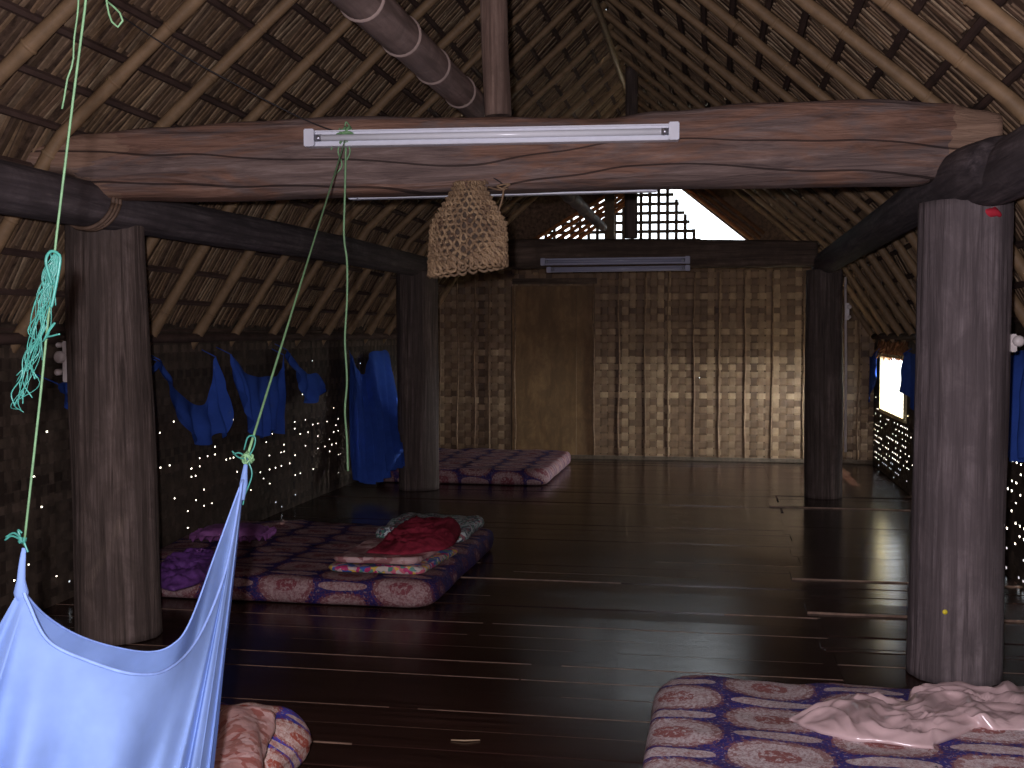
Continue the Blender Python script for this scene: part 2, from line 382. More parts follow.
# ------------------------------------------------------------------ woven walls
def weave(name, O, U, V, Wd, H, pu, gu, pv, gv, t, hole, mt, back, parent=None, openings=()):
    """plaited strips along U and V plus an inner sheet pierced where hole(u, v) says so"""
    O, U, V = Vector(O), Vector(U), Vector(V); N = U.cross(V)
    bm = bmesh.new(); nu, nv = round(Wd/pu), round(H/pv)
    inside = lambda u, v: any(a < u < b and c < v < d for a, b, c, d in openings)
    def strip(cells, along_u, idx):
        prev = None; pc, gc, pl = (pv, gv, pu) if along_u else (pu, gu, pv)
        w = (pc-gc)/2*random.uniform(.94, 1.08); c0 = (idx+.5)*pc+random.gauss(0, gc*.12)
        for i in range(cells):
            uc = (i+.5)*pl
            if inside(uc if along_u else c0, c0 if along_u else uc): prev = None; continue
            h = t*(1 if (i+idx) % 2 == (0 if along_u else 1) else -1)
            for s in (-.28, .28):
                a = uc+s*pl; q = O + (U*a+V*(c0-w) if along_u else U*(c0-w)+V*a) + N*h
                r = O + (U*a+V*(c0+w) if along_u else U*(c0+w)+V*a) + N*h
                cur = (bm.verts.new(q), bm.verts.new(r))
                if prev: bm.faces.new((prev[0], cur[0], cur[1], prev[1]))
                prev = cur
    for j in range(nv): strip(nu, True, j)
    for i in range(nu): strip(nv, False, i)
    o = link(name, bm, mt, parent, kind='structure')
    bm = bmesh.new(); g = gu/2; h2 = gv/2
    us = [0]+[x for i in range(1, nu) for x in (i*pu-g, i*pu+g)]+[nu*pu]; vs = [0]+[x for j in range(1, nv) for x in (j*pv-h2, j*pv+h2)]+[nv*pv]
    grid = {}
    def vt(i, j):
        if (i, j) not in grid: grid[i, j] = bm.verts.new(O+U*us[i]+V*vs[j]-N*(t*1.5))
        return grid[i, j]
    for i in range(len(us)-1):
        for j in range(len(vs)-1):
            u, v = (us[i]+us[i+1])/2, (vs[j]+vs[j+1])/2
            if inside(u, v): continue
            if i % 2 and j % 2 and random.random() < hole(u, v): continue
            bm.faces.new((vt(i, j), vt(i+1, j), vt(i+1, j+1), vt(i, j+1)))
    link('inner_sheet', bm, back, o); return o

def hl(u, v):   # left wall: u runs from YF
    Y = u+YF; z = v
    if 7.0 < Y < 11.5 and .25 < z < .95: return .13
    if z < 1.1: return .04
    return .004
def hr(u, v):
    Y = YB-u; z = v
    if 11.3 < Y < 13.7 and .1 < z < .72: return .5
    if 5.5 < Y < 8 and z < .75: return .35
    if z < .8: return .15
    return .02
_a, _b, _c = P(883, 356, X=XR), P(907, 357, X=XR), P(884, 409, X=XR)
WIN = (_b.y, _a.y, _c.z, _a.z); WTOP = WIN[3]+.12
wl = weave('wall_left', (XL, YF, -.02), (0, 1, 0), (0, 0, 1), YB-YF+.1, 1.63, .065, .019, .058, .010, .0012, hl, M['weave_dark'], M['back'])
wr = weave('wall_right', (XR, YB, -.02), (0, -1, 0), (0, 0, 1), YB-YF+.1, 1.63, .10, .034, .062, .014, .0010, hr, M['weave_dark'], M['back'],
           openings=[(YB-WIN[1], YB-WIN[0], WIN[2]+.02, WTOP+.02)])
DOOR = (P(515, 300, Y=YB).x, P(593, 300, Y=YB).x)
wb = weave('wall_back', (XL, YB, -.02), (1, 0, 0), (0, 0, 1), XR-XL, 2.5, .0835, .012, .0835, .014, .004, lambda u, v: .0015, M['weave'], M['back_gold'],
           openings=[(DOOR[0]-XL, DOOR[1]-XL, -.1, 2.12)])
# the wall goes on past the eave corners as smaller triangles are cut by the roof: close the front end behind the photographer
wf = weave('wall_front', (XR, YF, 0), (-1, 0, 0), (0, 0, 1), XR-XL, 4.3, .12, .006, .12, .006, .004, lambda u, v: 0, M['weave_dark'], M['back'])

# plywood door panel in the back wall
d = root('door_1', '', ''); del d['label']; del d['category']; d['kind'] = 'structure'; d.location = ((DOOR[0]+DOOR[1])/2, YB, 0); S.view_layers[0].update()
bm = bmesh.new(); box(bm, (DOOR[0]-.10, YB+.009, .0), (DOOR[1]-.20, YB+.03, 2.18)); link('door_panel', to_local(bm, d), M['ply'], d)
bm = bmesh.new(); box(bm, (DOOR[1]-.22, YB+.03, .0), (DOOR[1]+.10, YB+.06, 2.18)); link('side_panel', to_local(bm, d), M['ply'], d)
bm = bmesh.new(); box(bm, (DOOR[0]-.03, YB-.03, 2.10), (DOOR[1]+.05, YB+.03, 2.17)); link('lintel', to_local(bm, d), M['log_x'], d)
# sill rail under the back wall
bm = bmesh.new(); box(bm, (XL, YB-.035, .001), (XR, YB-.008, .045), 0, .004); link('baseboard_back', bm, M['lath'], kind='structure')
# wavy sticks nailed over the weave
for px in (440, 458, 475, 489, 515, 594, 619, 645, 668, 694, 719, 745, 772, 804, 858):
    x = P(px, 360, Y=YB).x; bm = bmesh.new(); s = random.random()*50
    pts = [(x+.018*nz(s, z*1.3)+.008*nz(s+9, z*4), YB-.018, z) for z in [i*.11+.03 for i in range(21)]]
    tube(bm, pts, .011, 6); link('stick_batten', bm, M['stick'], wb, True)
# gable above the back wall: dark plaited cheeks leave a triangular opening filled by a lattice that is open at its right-hand corner
GA = P(652, 166, Y=YB); GR = P(748, 240, Y=YB); GL = P(528, 240, Y=YB); ZB = 2.45
def edge_x(a, b, z): return a.x+(b.x-a.x)*(z-a.z)/(b.z-a.z)
def cheek(name, pts, mt, Y0, parent=wb):
    bm = bmesh.new(); f = [bm.verts.new((x, Y0, z)) for x, z in pts]; g2 = [bm.verts.new((x, Y0+.03, z)) for x, z in pts]
    bm.faces.new(f); bm.faces.new(g2[::-1])
    for i in range(len(pts)): j = (i+1) % len(pts); bm.faces.new((f[i], g2[i], g2[j], f[j]))
    bmesh.ops.recalc_face_normals(bm, faces=bm.faces); return link(name, bm, mt, parent)
xr, xl = edge_x(GA, GR, ZB), edge_x(GA, GL, ZB)
cheek('gable_cheek', [(xr, ZB-.02), (1.33, ZB-.02), (RX, RZ+.02), (RX, 3.9), (GA.x, GA.z)], M['under'], YB+.02)
cheek('gable_cheek', [(xl, ZB-.02), (GA.x, GA.z), (RX, 3.9), (RX, RZ+.02), (-3.2, ZB-.02)], M['under'], YB+.02)
gbl = root('gable_lattice', 'open lattice of crossed laths filling the back gable above the wall', 'lattice', (RX, YB+.02, ZB))
S.view_layers[0].update()
LA, LB = P(667, 183, Y=YB), P(699, 237, Y=YB)
z = 2.50; bm = bmesh.new()
while z < GA.z-.02:
    a, b = edge_x(GA, GL, z), min(edge_x(GA, GR, z), edge_x(LA, LB, z))
    if b > a+.05: box(bm, (a, YB+.052, z-.019), (b, YB+.058, z+.019))
    z += .108
link('cross_laths', to_local(bm, gbl), M['lath'], gbl)
x = GL.x; bm = bmesh.new()
while x < GR.x:
    top = GA.z+(GR.z-GA.z)*(x-GA.x)/(GR.x-GA.x) if x > GA.x else GA.z+(GL.z-GA.z)*(x-GA.x)/(GL.x-GA.x)
    if x > LA.x: top = min(top, LA.z+(LB.z-LA.z)*(x-LA.x)/(LB.x-LA.x))
    if top > 2.5: box(bm, (x-.019, YB+.059, ZB-.03), (x+.019, YB+.065, top))
    x += .104
link('upright_laths', to_local(bm, gbl), M['lath'], gbl)
# sloping bamboo slats along both edges of the opening
for k in range(5):
    off = .03+k*.085; bm = bmesh.new(); d = (GL-GA).normalized(); nn = Vector((-d.z, 0, d.x)); nn = nn if nn.x > 0 else -nn
    a, b = GA+nn*(off*.6)+d*(.15+k*.08), GL+d*.15+nn*off
    tube(bm, [a+Vector((0, .03, 0)), b+Vector((0, .03, 0))], .024, 8); tag(link('verge_slat', bm, M['glow'], None, True), f'sloping slat across the left of the gable opening, {["first", "second", "third", "fourth", "fifth"][k]} from its lower left edge', 'slat', 'slats in the gable opening')
for k in range(3):
    off = .03+k*.07; bm = bmesh.new(); d = (GR-GA).normalized(); nn = Vector((d.z, 0, -d.x)); nn = nn if nn.x > 0 else -nn
    tube(bm, [GA+nn*off-Vector((0, .02, 0)), GR+d*.1+nn*off-Vector((0, .02, 0))], .02, 8); tag(link('verge_slat', bm, M['glow'], None, True), f'sloping slat along the right edge of the gable opening, {["innermost", "middle", "outermost"][k]} of three', 'slat', 'slats in the gable opening')
bm = bmesh.new(); x = P(610, 210, Y=YB).x; box(bm, (x-.055, YB-.06, 2.42), (x+.055, YB+.0, 3.4), 0, .008)
tag(link('gable_stud', bm, M['lath']), 'dark upright stud in front of the gable lattice', 'stud')

# window in the right wall
wd = root('window_1', '', ''); del wd['label']; del wd['category']; wd['kind'] = 'structure'
for lo, hi in (((XR-.03, WIN[0]-.04, WIN[2]-.04), (XR+.06, WIN[0], WTOP)), ((XR-.03, WIN[1], WIN[2]-.04), (XR+.06, WIN[1]+.04, WTOP)),
               ((XR-.03, WIN[0], WIN[2]-.04), (XR+.06, WIN[1], WIN[2])), ((XR-.05, WIN[0]-.05, WIN[3]), (XR-.02, WIN[1]+.05, WIN[3]+.03))):
    bm = bmesh.new(); box(bm, lo, hi, 0, .004); link('frame_bar', bm, M['frame'], wd)

# ------------------------------------------------------------------ roof
def slope_pt(side, s, y, off=0):
    """s = distance down the slope from the ridge, off = below the thatch"""
    q = [Vector((a, 0, b)) for a, b in PROF[side]]; L1 = (q[1]-q[0]).length
    k = 0 if s < L1 else 1; d = (q[k+1]-q[k]).normalized(); p = q[k]+d*(s-(L1 if k else 0))
    w = max(0, min(1, (s-L1+.15)/.3)); d0 = (q[1]-q[0]).normalized().lerp((q[2]-q[1]).normalized(), w).normalized()
    n = Vector((side*d0.z, 0, -side*d0.x)) if True else None
    if n.z > 0: n = -n
    return Vector((p.x, y, p.z)) + n*off
def slope_dn(side, s): return (slope_pt(side, s+.05, 0)-slope_pt(side, s-.05, 0)).normalized()
SM = {k: (Vector(PROF[k][1])-Vector(PROF[k][0])).length+(Vector(PROF[k][2])-Vector(PROF[k][1])).length for k in (-1, 1)}
for side, nm in ((-1, 'left'), (1, 'right')):
    SMAX = SM[side]
    dn = (slope_pt(side, 1, 0)-slope_pt(side, 0, 0)).normalized(); N = (slope_pt(side, 0, 0, 1)-slope_pt(side, 0, 0)).normalized(); Yv = Vector((0, 1, 0))
    bm = bmesh.new()
    ny, ns = 90, 30; g = [[None]*(ns+1) for _ in range(ny+1)]
    for i in range(ny+1):
        for j in range(ns+1):
            yy = YF-.2+(YE-YF+.2)*i/ny; ss = SMAX*j/ns
            g[i][j] = bm.verts.new(slope_pt(side, ss, yy, .012*nz(yy*3, ss*3, side)))
    for i in range(ny):
        for j in range(ns): bm.faces.new((g[i][j], g[i+1][j], g[i+1][j+1], g[i][j+1]))
    ext = bmesh.ops.extrude_face_region(bm, geom=bm.faces[:])
    bmesh.ops.translate(bm, verts=[e for e in ext['geom'] if isinstance(e, bmesh.types.BMVert)], vec=-N*.16)
    bmesh.ops.recalc_face_normals(bm, faces=bm.faces)
    c = link('ceiling', bm, M['under'], kind='structure')
    # rows of split-bamboo thatch ribs between the battens
    bm = bmesh.new(); PITCH = .225; rowsN = int(SMAX/PITCH)
    y0 = 2.2
    for r in range(rowsN):
        s0 = .05+r*PITCH; y = y0+random.random()*.05
        while y < YE-.03:
            if random.random() < .93:
                ln = PITCH*random.uniform(.36, .5); wv = random.uniform(.008, .0165)
                sc = s0+PITCH*.5+random.uniform(-.012, .012); sk = random.gauss(0, .03)
                dn_ = slope_dn(side, sc); N_ = Vector((side*dn_.z, 0, -side*dn_.x)); N_ = -N_ if N_.z > 0 else N_; ax = (dn_+Yv*sk).normalized(); ay = N_.cross(ax).normalized()
                tilt = random.uniform(.02, .13); ax2 = (ax+N_*tilt).normalized(); az = ax2.cross(ay).normalized()
                obox(bm, slope_pt(side, sc, y, .022+random.uniform(-.004, .01)), ax2, ay, az, ln, wv, .004)
            y += random.uniform(.036, .056)
    link('thatch_ribs', bm, M['thatch'], c, kind='stuff')
    # battens along the building
    ordn = ['first', 'second', 'third', 'fourth', 'fifth', 'sixth', 'seventh', 'eighth', 'ninth', 'tenth', 'eleventh', 'twelfth', 'thirteenth', 'fourteenth', 'fifteenth', 'sixteenth', 'seventeenth', 'eighteenth', 'nineteenth', 'twentieth', 'twenty-first', 'twenty-second', 'twenty-third', 'twenty-fourth', 'twenty-fifth']
    BT = list(range(1, rowsN+1))
    for q, r in enumerate(BT):
        s0 = .05+r*PITCH
        if s0 > SMAX-.03: continue
        bm = bmesh.new(); seed = r*3.1+side
        pts = [slope_pt(side, s0+.012*nz(seed, yy*.8), yy, .045+.006*nz(seed+5, yy)) for yy in [2.2+i*.5 for i in range(25)]+[YE-.02]]
        tube(bm, pts, .019, 6)
        tag(link('roof_batten', bm, M['batt']), f'dark roof batten running along the {nm} slope, {ordn[r-1]} below the ridge', 'batten', f'battens under the {nm} roof slope')
    # bamboo rafters
    ys = []
    yy = 3.55 if side < 0 else 2.75
    while yy < YE-.05: ys.append(yy); yy += random.uniform(.64, .72)
    nf = sum(1 for v in ys if v < 5.25); 
    for i, yy in enumerate(ys):
        bm = bmesh.new(); seed = i*7.7+side*3; r0 = random.uniform(.027, .034); j0, j1 = random.uniform(-.05, .05), random.uniform(-.05, .05)
        S1 = SMAX-.05; n = 34; pts = []; rad = []
        for k in range(n+1):
            s = .03+(S1-.03)*k/n; pts.append(slope_pt(side, s, yy+j0+(j1-j0)*k/n+.012*nz(seed, s*1.5), .096+.01*nz(seed+3, s)))
            rad.append(r0*(.85+.25*k/n)*(1.12 if k % 4 == 0 else 1))
        tube(bm, pts, rad, 9)
        sd = random.uniform(.1, .4)
        for k in range(3, n-1):
            if (k*S1/n+sd) % .38 < S1/n:
                d_ = (pts[k+1]-pts[k]).normalized(); tube(bm, [pts[k]-d_*.008, pts[k]-d_*.003, pts[k]+d_*.003, pts[k]+d_*.008], [rad[k]*1.02, rad[k]*1.13, rad[k]*1.13, rad[k]*1.02], 9, False)
        if i < nf: pos = f'{ordn[nf-1-i]} in front of the big front tie beam'
        else: pos = f'{ordn[i-nf]} behind the big front tie beam'
        rf = link('bamboo_rafter', bm, M['raft'], None, True)
        tag(rf, f'bamboo rafter under the {nm} roof slope, {pos}', 'rafter', f'bamboo rafters of the {nm} slope')
# ridge pole
bm = bmesh.new(); pts = [(RX+.015*nz(i*.3), 2.5+i*.4, RZ-.2) for i in range(31)]
tube(bm, pts, [.03*(1.15 if i % 2 else 1) for i in range(31)], 8); tag(link('ridge_pole', bm, M['raft'], None, True), 'bamboo ridge pole under the peak of the roof', 'pole')

# ------------------------------------------------------------------ posts
def post(pxs, Y, mt, label, seed, name='wooden_post'):
    # pxs: (py, left, right) silhouettes
    pts = []; rr = []
    for py, a, b in pxs:
        L, R = P(a, py, Y=Y), P(b, py, Y=Y); pts.append((L+R)/2); rr.append((R-L).length/2)
    pts[-1].z = 0
    n = len(pts)
    def rad(t):
        q = t*(n-1); k = min(int(q), n-2); return rr[k]+(rr[k+1]-rr[k])*(q-k)
    return log(name, pts, rad, mt, label, 'post', seed, 56, .045, .03, n=60)
post([(212, 70, 139), (420, 75, 150), (645, 82, 158)], 5.25, M['post'], 'thick weathered brown tree-trunk post at front left, behind the pale blue net', 1)
post([(203, 918, 1012), (440, 914, 1008), (686, 906, 1000)], 5.28, M['post_grey'], 'thick grey tree-trunk post at front right, beside the pink satin cloth', 5)
post([(272, 397, 437), (380, 398, 438), (492, 400, 439)], 10.8, M['post'], 'dark tree-trunk post at back left, beside the tall blue net', 9)
post([(270, 806, 843), (380, 805, 843), (497, 804, 842)], 10.9, M['post'], 'dark tree-trunk post at back right, in front of the woven wall', 13)
bm = bmesh.new(); q = P(945, 612, Y=5.08); bmesh.ops.create_uvsphere(bm, u_segments=12, v_segments=8, radius=.011)
bmesh.ops.scale(bm, vec=(1, .35, 1), verts=bm.verts); bmesh.ops.translate(bm, verts=bm.verts, vec=q)
tag(link('sticker', bm, M['yellow'], None, True), 'tiny round yellow sticker on the front right post', 'sticker')
bm = bmesh.new(); q = P(987, 211, Y=5.05); bmesh.ops.create_uvsphere(bm, u_segments=16, v_segments=10, radius=.05)
for v in bm.verts:
    v.co = Vector((v.co.x*1.1, v.co.y*.6, v.co.z*.45)) + Vector((0, 0, .02*nz(v.co.x*30, v.co.y*30)))
bmesh.ops.translate(bm, verts=bm.verts, vec=q+Vector((.02, .07, 0)))
tag(link('red_rag', bm, M['redrag'], None, True), 'scrap of red rag stuffed between the right plate log and its post', 'rag')

# wall plates (logs along the building on the posts)
ZP = 2.13
log('plate_log', [(-2.84, 2.2, 2.09), (-2.85, 5.3, 2.10), (-2.83, 8, 2.14), (-2.84, 11.3, 2.16)], .105, M['log_y'], 'dark round plate log lying on the two left posts', 'log', 21, 32)
log('plate_log', [(1.14, 1.6, 2.145), (1.14, 3.4, 2.14), (1.10, 5.22, 2.13)], lambda t: .115-.03*max(0, t-.93)/.07, M['log_y'], 'grey round plate log ending over the front right post', 'log', 33, 32)
log('plate_log', [(1.11, 4.55, 2.15), (1.02, 5.3, 2.17), (1.02, 8, 2.17), (1.0, 11.35, 2.16)], lambda t: .108 if t > .12 else .09+.018*t/.12, M['log_y'], 'dark plate log running from the front right post to the back right post', 'log', 41, 32)
bm = bmesh.new(); c = Vector((-2.85, 4.95, 2.10))
for s in (-.03, 0, .03):
    ring = [c+Vector((math.cos(a)*.118, s+.05*math.sin(a), math.sin(a)*.118)) for a in [i*2*math.pi/28 for i in range(29)]]
    tube(bm, ring, .010, 6)
tag(link('rattan_tie', bm, M['rattie'], None, True), 'rattan loop tied round the left plate log beside the post top', 'tie')

# big front tie beam: adzed log, outline from its top and bottom lines
def PS(px, py, a, b):
    d = FW + R_*((px-512)/F) + UP*((384-py)/F); return EYE + d*(a/(d.y-b*d.x))+Vector((0, 0, 0))
def tie(name, Yc, dep, top, bot, mt, label, n=170, grooves=(), seed=0, m_=56, skew=0):
    tp = [PS(*q, Yc-dep/2, skew) for q in top]; bt = [PS(*q, Yc-dep/2, skew) for q in bot]
    x0, x1 = tp[0].x, tp[-1].x
    def itp(L, x):
        for a, b in zip(L, L[1:]):
            if x <= b.x or b is L[-1]:
                t = max(0, min(1, (x-a.x)/(b.x-a.x))); t = t*t*(3-2*t); return a.z+(b.z-a.z)*t
    bm = bmesh.new(); rings = []
    for i in range(n+1):
        x = x0+(x1-x0)*i/n; zt, zb = itp(tp, x), itp(bt, x); hc, hh = (zt+zb)/2, (zt-zb)/2
        ring = []
        for k in range(m_):
            a = 2*math.pi*k/m_; ca, sa = math.cos(a), math.sin(a); e = .55
            cx = math.copysign(abs(ca)**e, ca); sz = math.copysign(abs(sa)**e, sa)
            r = 1+.025*nz(x*1.5+seed, ca*1.5, sa*1.5)+.02*nz(x*5, ca*5+seed, sa*9)
            yy, zz = cx*dep/2*r, hc+sz*hh*r*1.0
            if ca < 0:
                for gf in grooves:
                    gz = gf(x)
                    if gz is not None:
                        dz = abs(zz-gz); yy += .028*max(0, 1-dz/(.012))
            ring.append(bm.verts.new((x, Yc+skew*x+yy, zz)))
        rings.append(ring)
    for a, b in zip(rings, rings[1:]):
        for k in range(m_): bm.faces.new((a[k], b[k], b[(k+1) % m_], a[(k+1) % m_]))
    bm.faces.new(rings[0]); bm.faces.new(rings[-1][::-1])
    o = link(name, bm, mt, None, True)
    return tag(o, label, 'beam')

def beam_mat():
    mt, nt, b = mat('adzed_beam_wood'); g = G(nt)
    f = g.noise(g.co((1.6, 30, 34)), 1, 6, .7, .6)
    big = g.noise(g.co((1.1, 2, 7)), 1, 4, .65, 1.2)
    cr = g.ramp(f, [(.3, (.09, .05, .035)), (.52, (.24, .13, .09)), (.75, (.36, .215, .15))])
    cg = g.ramp(f, [(.3, (.08, .055, .05)), (.55, (.2, .14, .12)), (.75, (.33, .25, .22))])
    c = g.mix(g.ramp(big, [(.42, (0, 0, 0)), (.53, (1, 1, 1))]), cr, cg)
    t = g.n('ShaderNodeTexCoord'); sp = g.n('ShaderNodeSeparateXYZ'); g.l(t.outputs['Object'], sp.inputs[0])
    e1 = g.m('GREATER_THAN', g.m('ADD', sp.outputs[0], g.m('MULTIPLY', big, .12)), 1.03)
    e2 = g.m('LESS_THAN', g.m('ADD', sp.outputs[0], g.m('MULTIPLY', big, 1.2)), -2.2)
    ct = g.ramp(f, [(.3, (.22, .13, .085)), (.7, (.42, .27, .18))])
    c = g.mix(g.m('MULTIPLY', e1, .85), c, ct); c = g.mix(g.m('MULTIPLY', e2, .55), c, ct)
    # long drying cracks along the log
    wv = g.noise(g.co((.55, 1, 1)), 1.3, 2, .5)
    for off, am in ((2.30, .30), (2.18, .22)):
        line = g.m('ABSOLUTE', g.m('SUBTRACT', sp.outputs[2], g.m('ADD', off-.5*am, g.m('MULTIPLY', wv, am))))
        c = g.mix(g.m('MULTIPLY', g.m('LESS_THAN', line, .0042), .8), c, (.02, .012, .01))
    g.l(c, b.inputs['Base Color']); b.inputs['Roughness'].default_value = .82; b.inputs['Specular IOR Level'].default_value = .25
    g.bump(g.m('ADD', f, big), 1.0, .014, b); return mt
tie('tie_beam', 5.20, .30,
    [(10, 147), (55, 141), (70, 131), (150, 124), (240, 118), (340, 112), (480, 113), (600, 115), (660, 107), (760, 98), (880, 94), (950, 99), (985, 106), (1003, 110)],
    [(10, 165), (55, 172), (100, 196), (200, 197), (340, 193), (500, 188), (650, 184), (800, 182), (920, 181), (965, 172), (1003, 150)],
    beam_mat(), 'massive adzed tie beam across the room over the front posts', seed=4,
    grooves=(), skew=.07)
tie('tie_beam', 11.1, .24, [(425, 262), (470, 240), (540, 238), (640, 238), (760, 239), (818, 240)], [(425, 276), (470, 270), (540, 268), (640, 267), (760, 267), (818, 266)],
    M['log_x'], 'dark tie beam across the room over the back posts', n=90, seed=14, m_=36)
# king posts
q = P(498, 112, Y=5.24)
log('king_post', [(q.x, 5.24, q.z-.02), (q.x-.02, 5.24, 3.0), (q.x-.03, 5.24, roofz(q.x)-.10)], .062, M['king'], 'round king post standing on the front tie beam', 'post', 51, 28, .07, .05)
q = P(631, 236, Y=11.1)
log('king_post', [(q.x, 11.1, q.z-.02), (q.x, 11.1, roofz(q.x)-.14)], .06, M['post'], 'dark king post standing on the back tie beam', 'post', 55, 20)
# thick bamboo pole along the building, resting on both tie beams
pr = root('bamboo_pole', 'thick grey-brown bamboo pole lying lengthwise on the tie beams, left of the king post', 'pole', (-1.13, 2.6, 2.6)); S.view_layers[0].update()
pts = []; rad = []; nodes = []; yy = 2.0; a = P(360, 8, Y=3.6)
for i in range(80):
    y = 2.0+i*9.6/79; t = (y-3.6)/(11.1-3.6)
    pts.append(Vector((-1.125+.012*nz(y), y, 2.575+.006*nz(y+7)))); rad.append(.080*(1-.05*(y-2)))
    if i % 4 == 1: nodes.append((y, rad[-1], pts[-1]))
bm = bmesh.new(); tube(bm, pts, rad, 24); link('culm', to_local(bm, pr), M['pole'], pr, True)
for y, r, p in nodes:
    bm = bmesh.new(); tube(bm, [p+Vector((0, s, 0)) for s in (-.012, -.005, 0, .005, .012)], [r, r+.005, r+.007, r+.005, r], 24, False)
    link('node_ring', to_local(bm, pr), M['node'], pr, True)

# ------------------------------------------------------------------ fluorescent fittings
def fitting(label, pa, pb, Y, h, dep, body, tub, tubes=1, skew=0, group=None):
    A, B = PS(*pa, Y, skew), PS(*pb, Y, skew); c = (A+B)/2; L = (B-A).length; ang = math.atan2(B.z-A.z, B.x-A.x)
    o = root('fluorescent_light', label, 'light', c, group); o.rotation_euler = (0, -ang, math.atan(skew))
    bm = bmesh.new(); box(bm, (-L/2, -.0, -h/2), (L/2, dep, h/2), 0, .003); box(bm, (-L/2, -.012, h/2-.006), (L/2, 0, h/2)); box(bm, (-L/2, -.012, -h/2), (L/2, 0, -h/2+.006)); link('housing', bm, body, o)
    for k in range(tubes):
        zc = 0 if tubes == 1 else (k-.5)*h*.6
        bm = bmesh.new(); tube(bm, [(-L/2+.05, -.018, zc), (L/2-.05, -.018, zc)], .0145, 16); link('tube', bm, tub, o, True)
        for s in (-1, 1):
            bm = bmesh.new(); tube(bm, [(s*(L/2-.075), -.018, zc), (s*(L/2-.045), -.018, zc)], .0155, 16); link('tube_cap', bm, M['steel'], o, True)
    for s in (-1, 1):
        bm = bmesh.new(); box(bm, (s*(L/2-.022)-.022, -.04, -h/2-.004), (s*(L/2-.022)+.022, .0, h/2+.004), 0, .004); link('lamp_holder', bm, body, o)
    return o
fitting('long white fluorescent light on the front face of the front tie beam', (306, 139), (679, 132), 4.99, .068, .05, M['white'], M['tube'], skew=.07)
o = fitting('white fluorescent light under the rear edge of the front tie beam', (350, 194), (657, 186), 5.40, .05, .05, M['white'], M['tube'], skew=.07)
A = P(505, 187, Y=5.5)
fitting('upper of two grey unlit fluorescent lights on the back tie beam', (541, 262), (690, 260), 10.93, .062, .045, M['greyp'], M['tubeoff'])
fitting('lower of two grey unlit fluorescent lights on the back tie beam', (547, 270), (690, 268), 10.93, .045, .045, M['greyp'], M['tubeoff'])

# ------------------------------------------------------------------ conduits and switches
def conduit(label, x, ya, yb, Y, boxes):
    a, b = P(x, ya, Y=Y), P(x, yb, Y=Y); o = root('conduit', label, 'conduit', b); S.view_layers[0].update()
    bm = bmesh.new(); tube(bm, [a, a.lerp(b, .5)+Vector((.004, 0, 0)), b], .011, 10); link('pipe', to_local(bm, o), M['pvc'], o, True)
    return o
conduit('pale plastic conduit down the left side of the front left post', 68, 224, 345, 5.2, 0)
conduit('pale plastic conduit down the right side of the back right post', 845.5, 277, 452, 10.85, 0)
def switches(label, pa, pb, Y, knobs):
    a, b = P(*pa, Y=Y), P(*pb, Y=Y); c = (a+b)/2; o = root('switch_board', label, 'switch', c); S.view_layers[0].update()
    bm = bmesh.new(); box(bm, (a.x, Y-.02, b.z), (b.x, Y+.03, a.z), 0, .004); link('mount', to_local(bm, o), M['sw'], o)
    for (px, py, s) in knobs:
        q = P(px, py, Y=Y); bm = bmesh.new(); tube(bm, [q+Vector((0, .02, 0)), q+Vector((0, -.035, 0)), q+Vector((0, -.045, 0))], [s, s, s*.6], 14)
        link('switch_knob', to_local(bm, o), M['sw'], o, True)
switches('pale switch strip with round knobs beside the front left post', (64, 341), (70, 382), 5.16, [(62, 345, .013), (63, 357, .03), (61, 372, .016)])
switches('small pale switch strip beside the back right post', (845, 303), (849, 320), 10.82, [(849, 307, .02), (849, 317, .016)])
switches('pale round switch beside the front right post', (1010, 334), (1016, 352), 5.2, [(1017, 341, .024)])

# ------------------------------------------------------------------ nets
def drape(name, top, bot, nu, nv, mt, label=None, folds=9, amp=.03, seed=0, sag=.0, parent=None, cat='mosquito net', nrm=(1, 0, 0), group=None, gather=False, p0=0.15):
    T, B = smooth(top, nu), smooth(bot, nu); bm = bmesh.new(); N = Vector(nrm); g = []
    for i in range(nu):
        u = i/(nu-1); row = []
        for j in range(nv):
            v = j/(nv-1); q = T[i].lerp(B[i], v)
            f = math.sin(u*folds*2*math.pi+seed+1.5*nz(u*4, seed))*amp*min(1, v*2+p0) + amp*.8*nz(u*folds*1.7, v*2.2, seed)*min(1, v*2+.1)
            q = q+N*f; q.z += -sag*math.sin(math.pi*v)*0; row.append(bm.verts.new(q))
        g.append(row)
    for i in range(nu-1):
        for j in range(nv-1): bm.faces.new((g[i][j], g[i+1][j], g[i+1][j+1], g[i][j+1]))
    o = link(name, bm, mt, parent, True)
    if label: tag(o, label, cat, group)
    return o
# foreground net
nr = root('mosquito_net', 'pale blue mosquito net hanging from two green cords in the left foreground', 'mosquito net', P(120, 700, Y=2.3)); S.view_layers[0].update()
def npt(l): return [P(a, b, Y=c)-nr.location for a, b, c in l]
front_top = npt([(20, 588, 1.98), (23, 590, 1.98), (26, 592, 1.98), (30, 602, 1.98), (50, 640, 2.0), (90, 660, 2.04), (135, 673, 2.1), (170, 668, 2.2), (200, 636, 2.35), (226, 572, 2.5), (240, 500, 2.6), (242, 486, 2.62), (243, 482, 2.63), (244, 480, 2.64)])
front_bot = npt([(-215, 1040, 1.75), (-170, 1050, 1.9), (-125, 1050, 1.75), (-85, 1055, 1.9), (-45, 1055, 1.78), (-10, 1060, 1.92), (25, 1060, 1.8), (55, 1060, 1.95), (85, 1050, 1.9), (112, 1050, 1.92), (135, 1040, 2.0), (155, 1030, 2.0), (170, 1020, 2.08), (183, 1010, 2.12)])
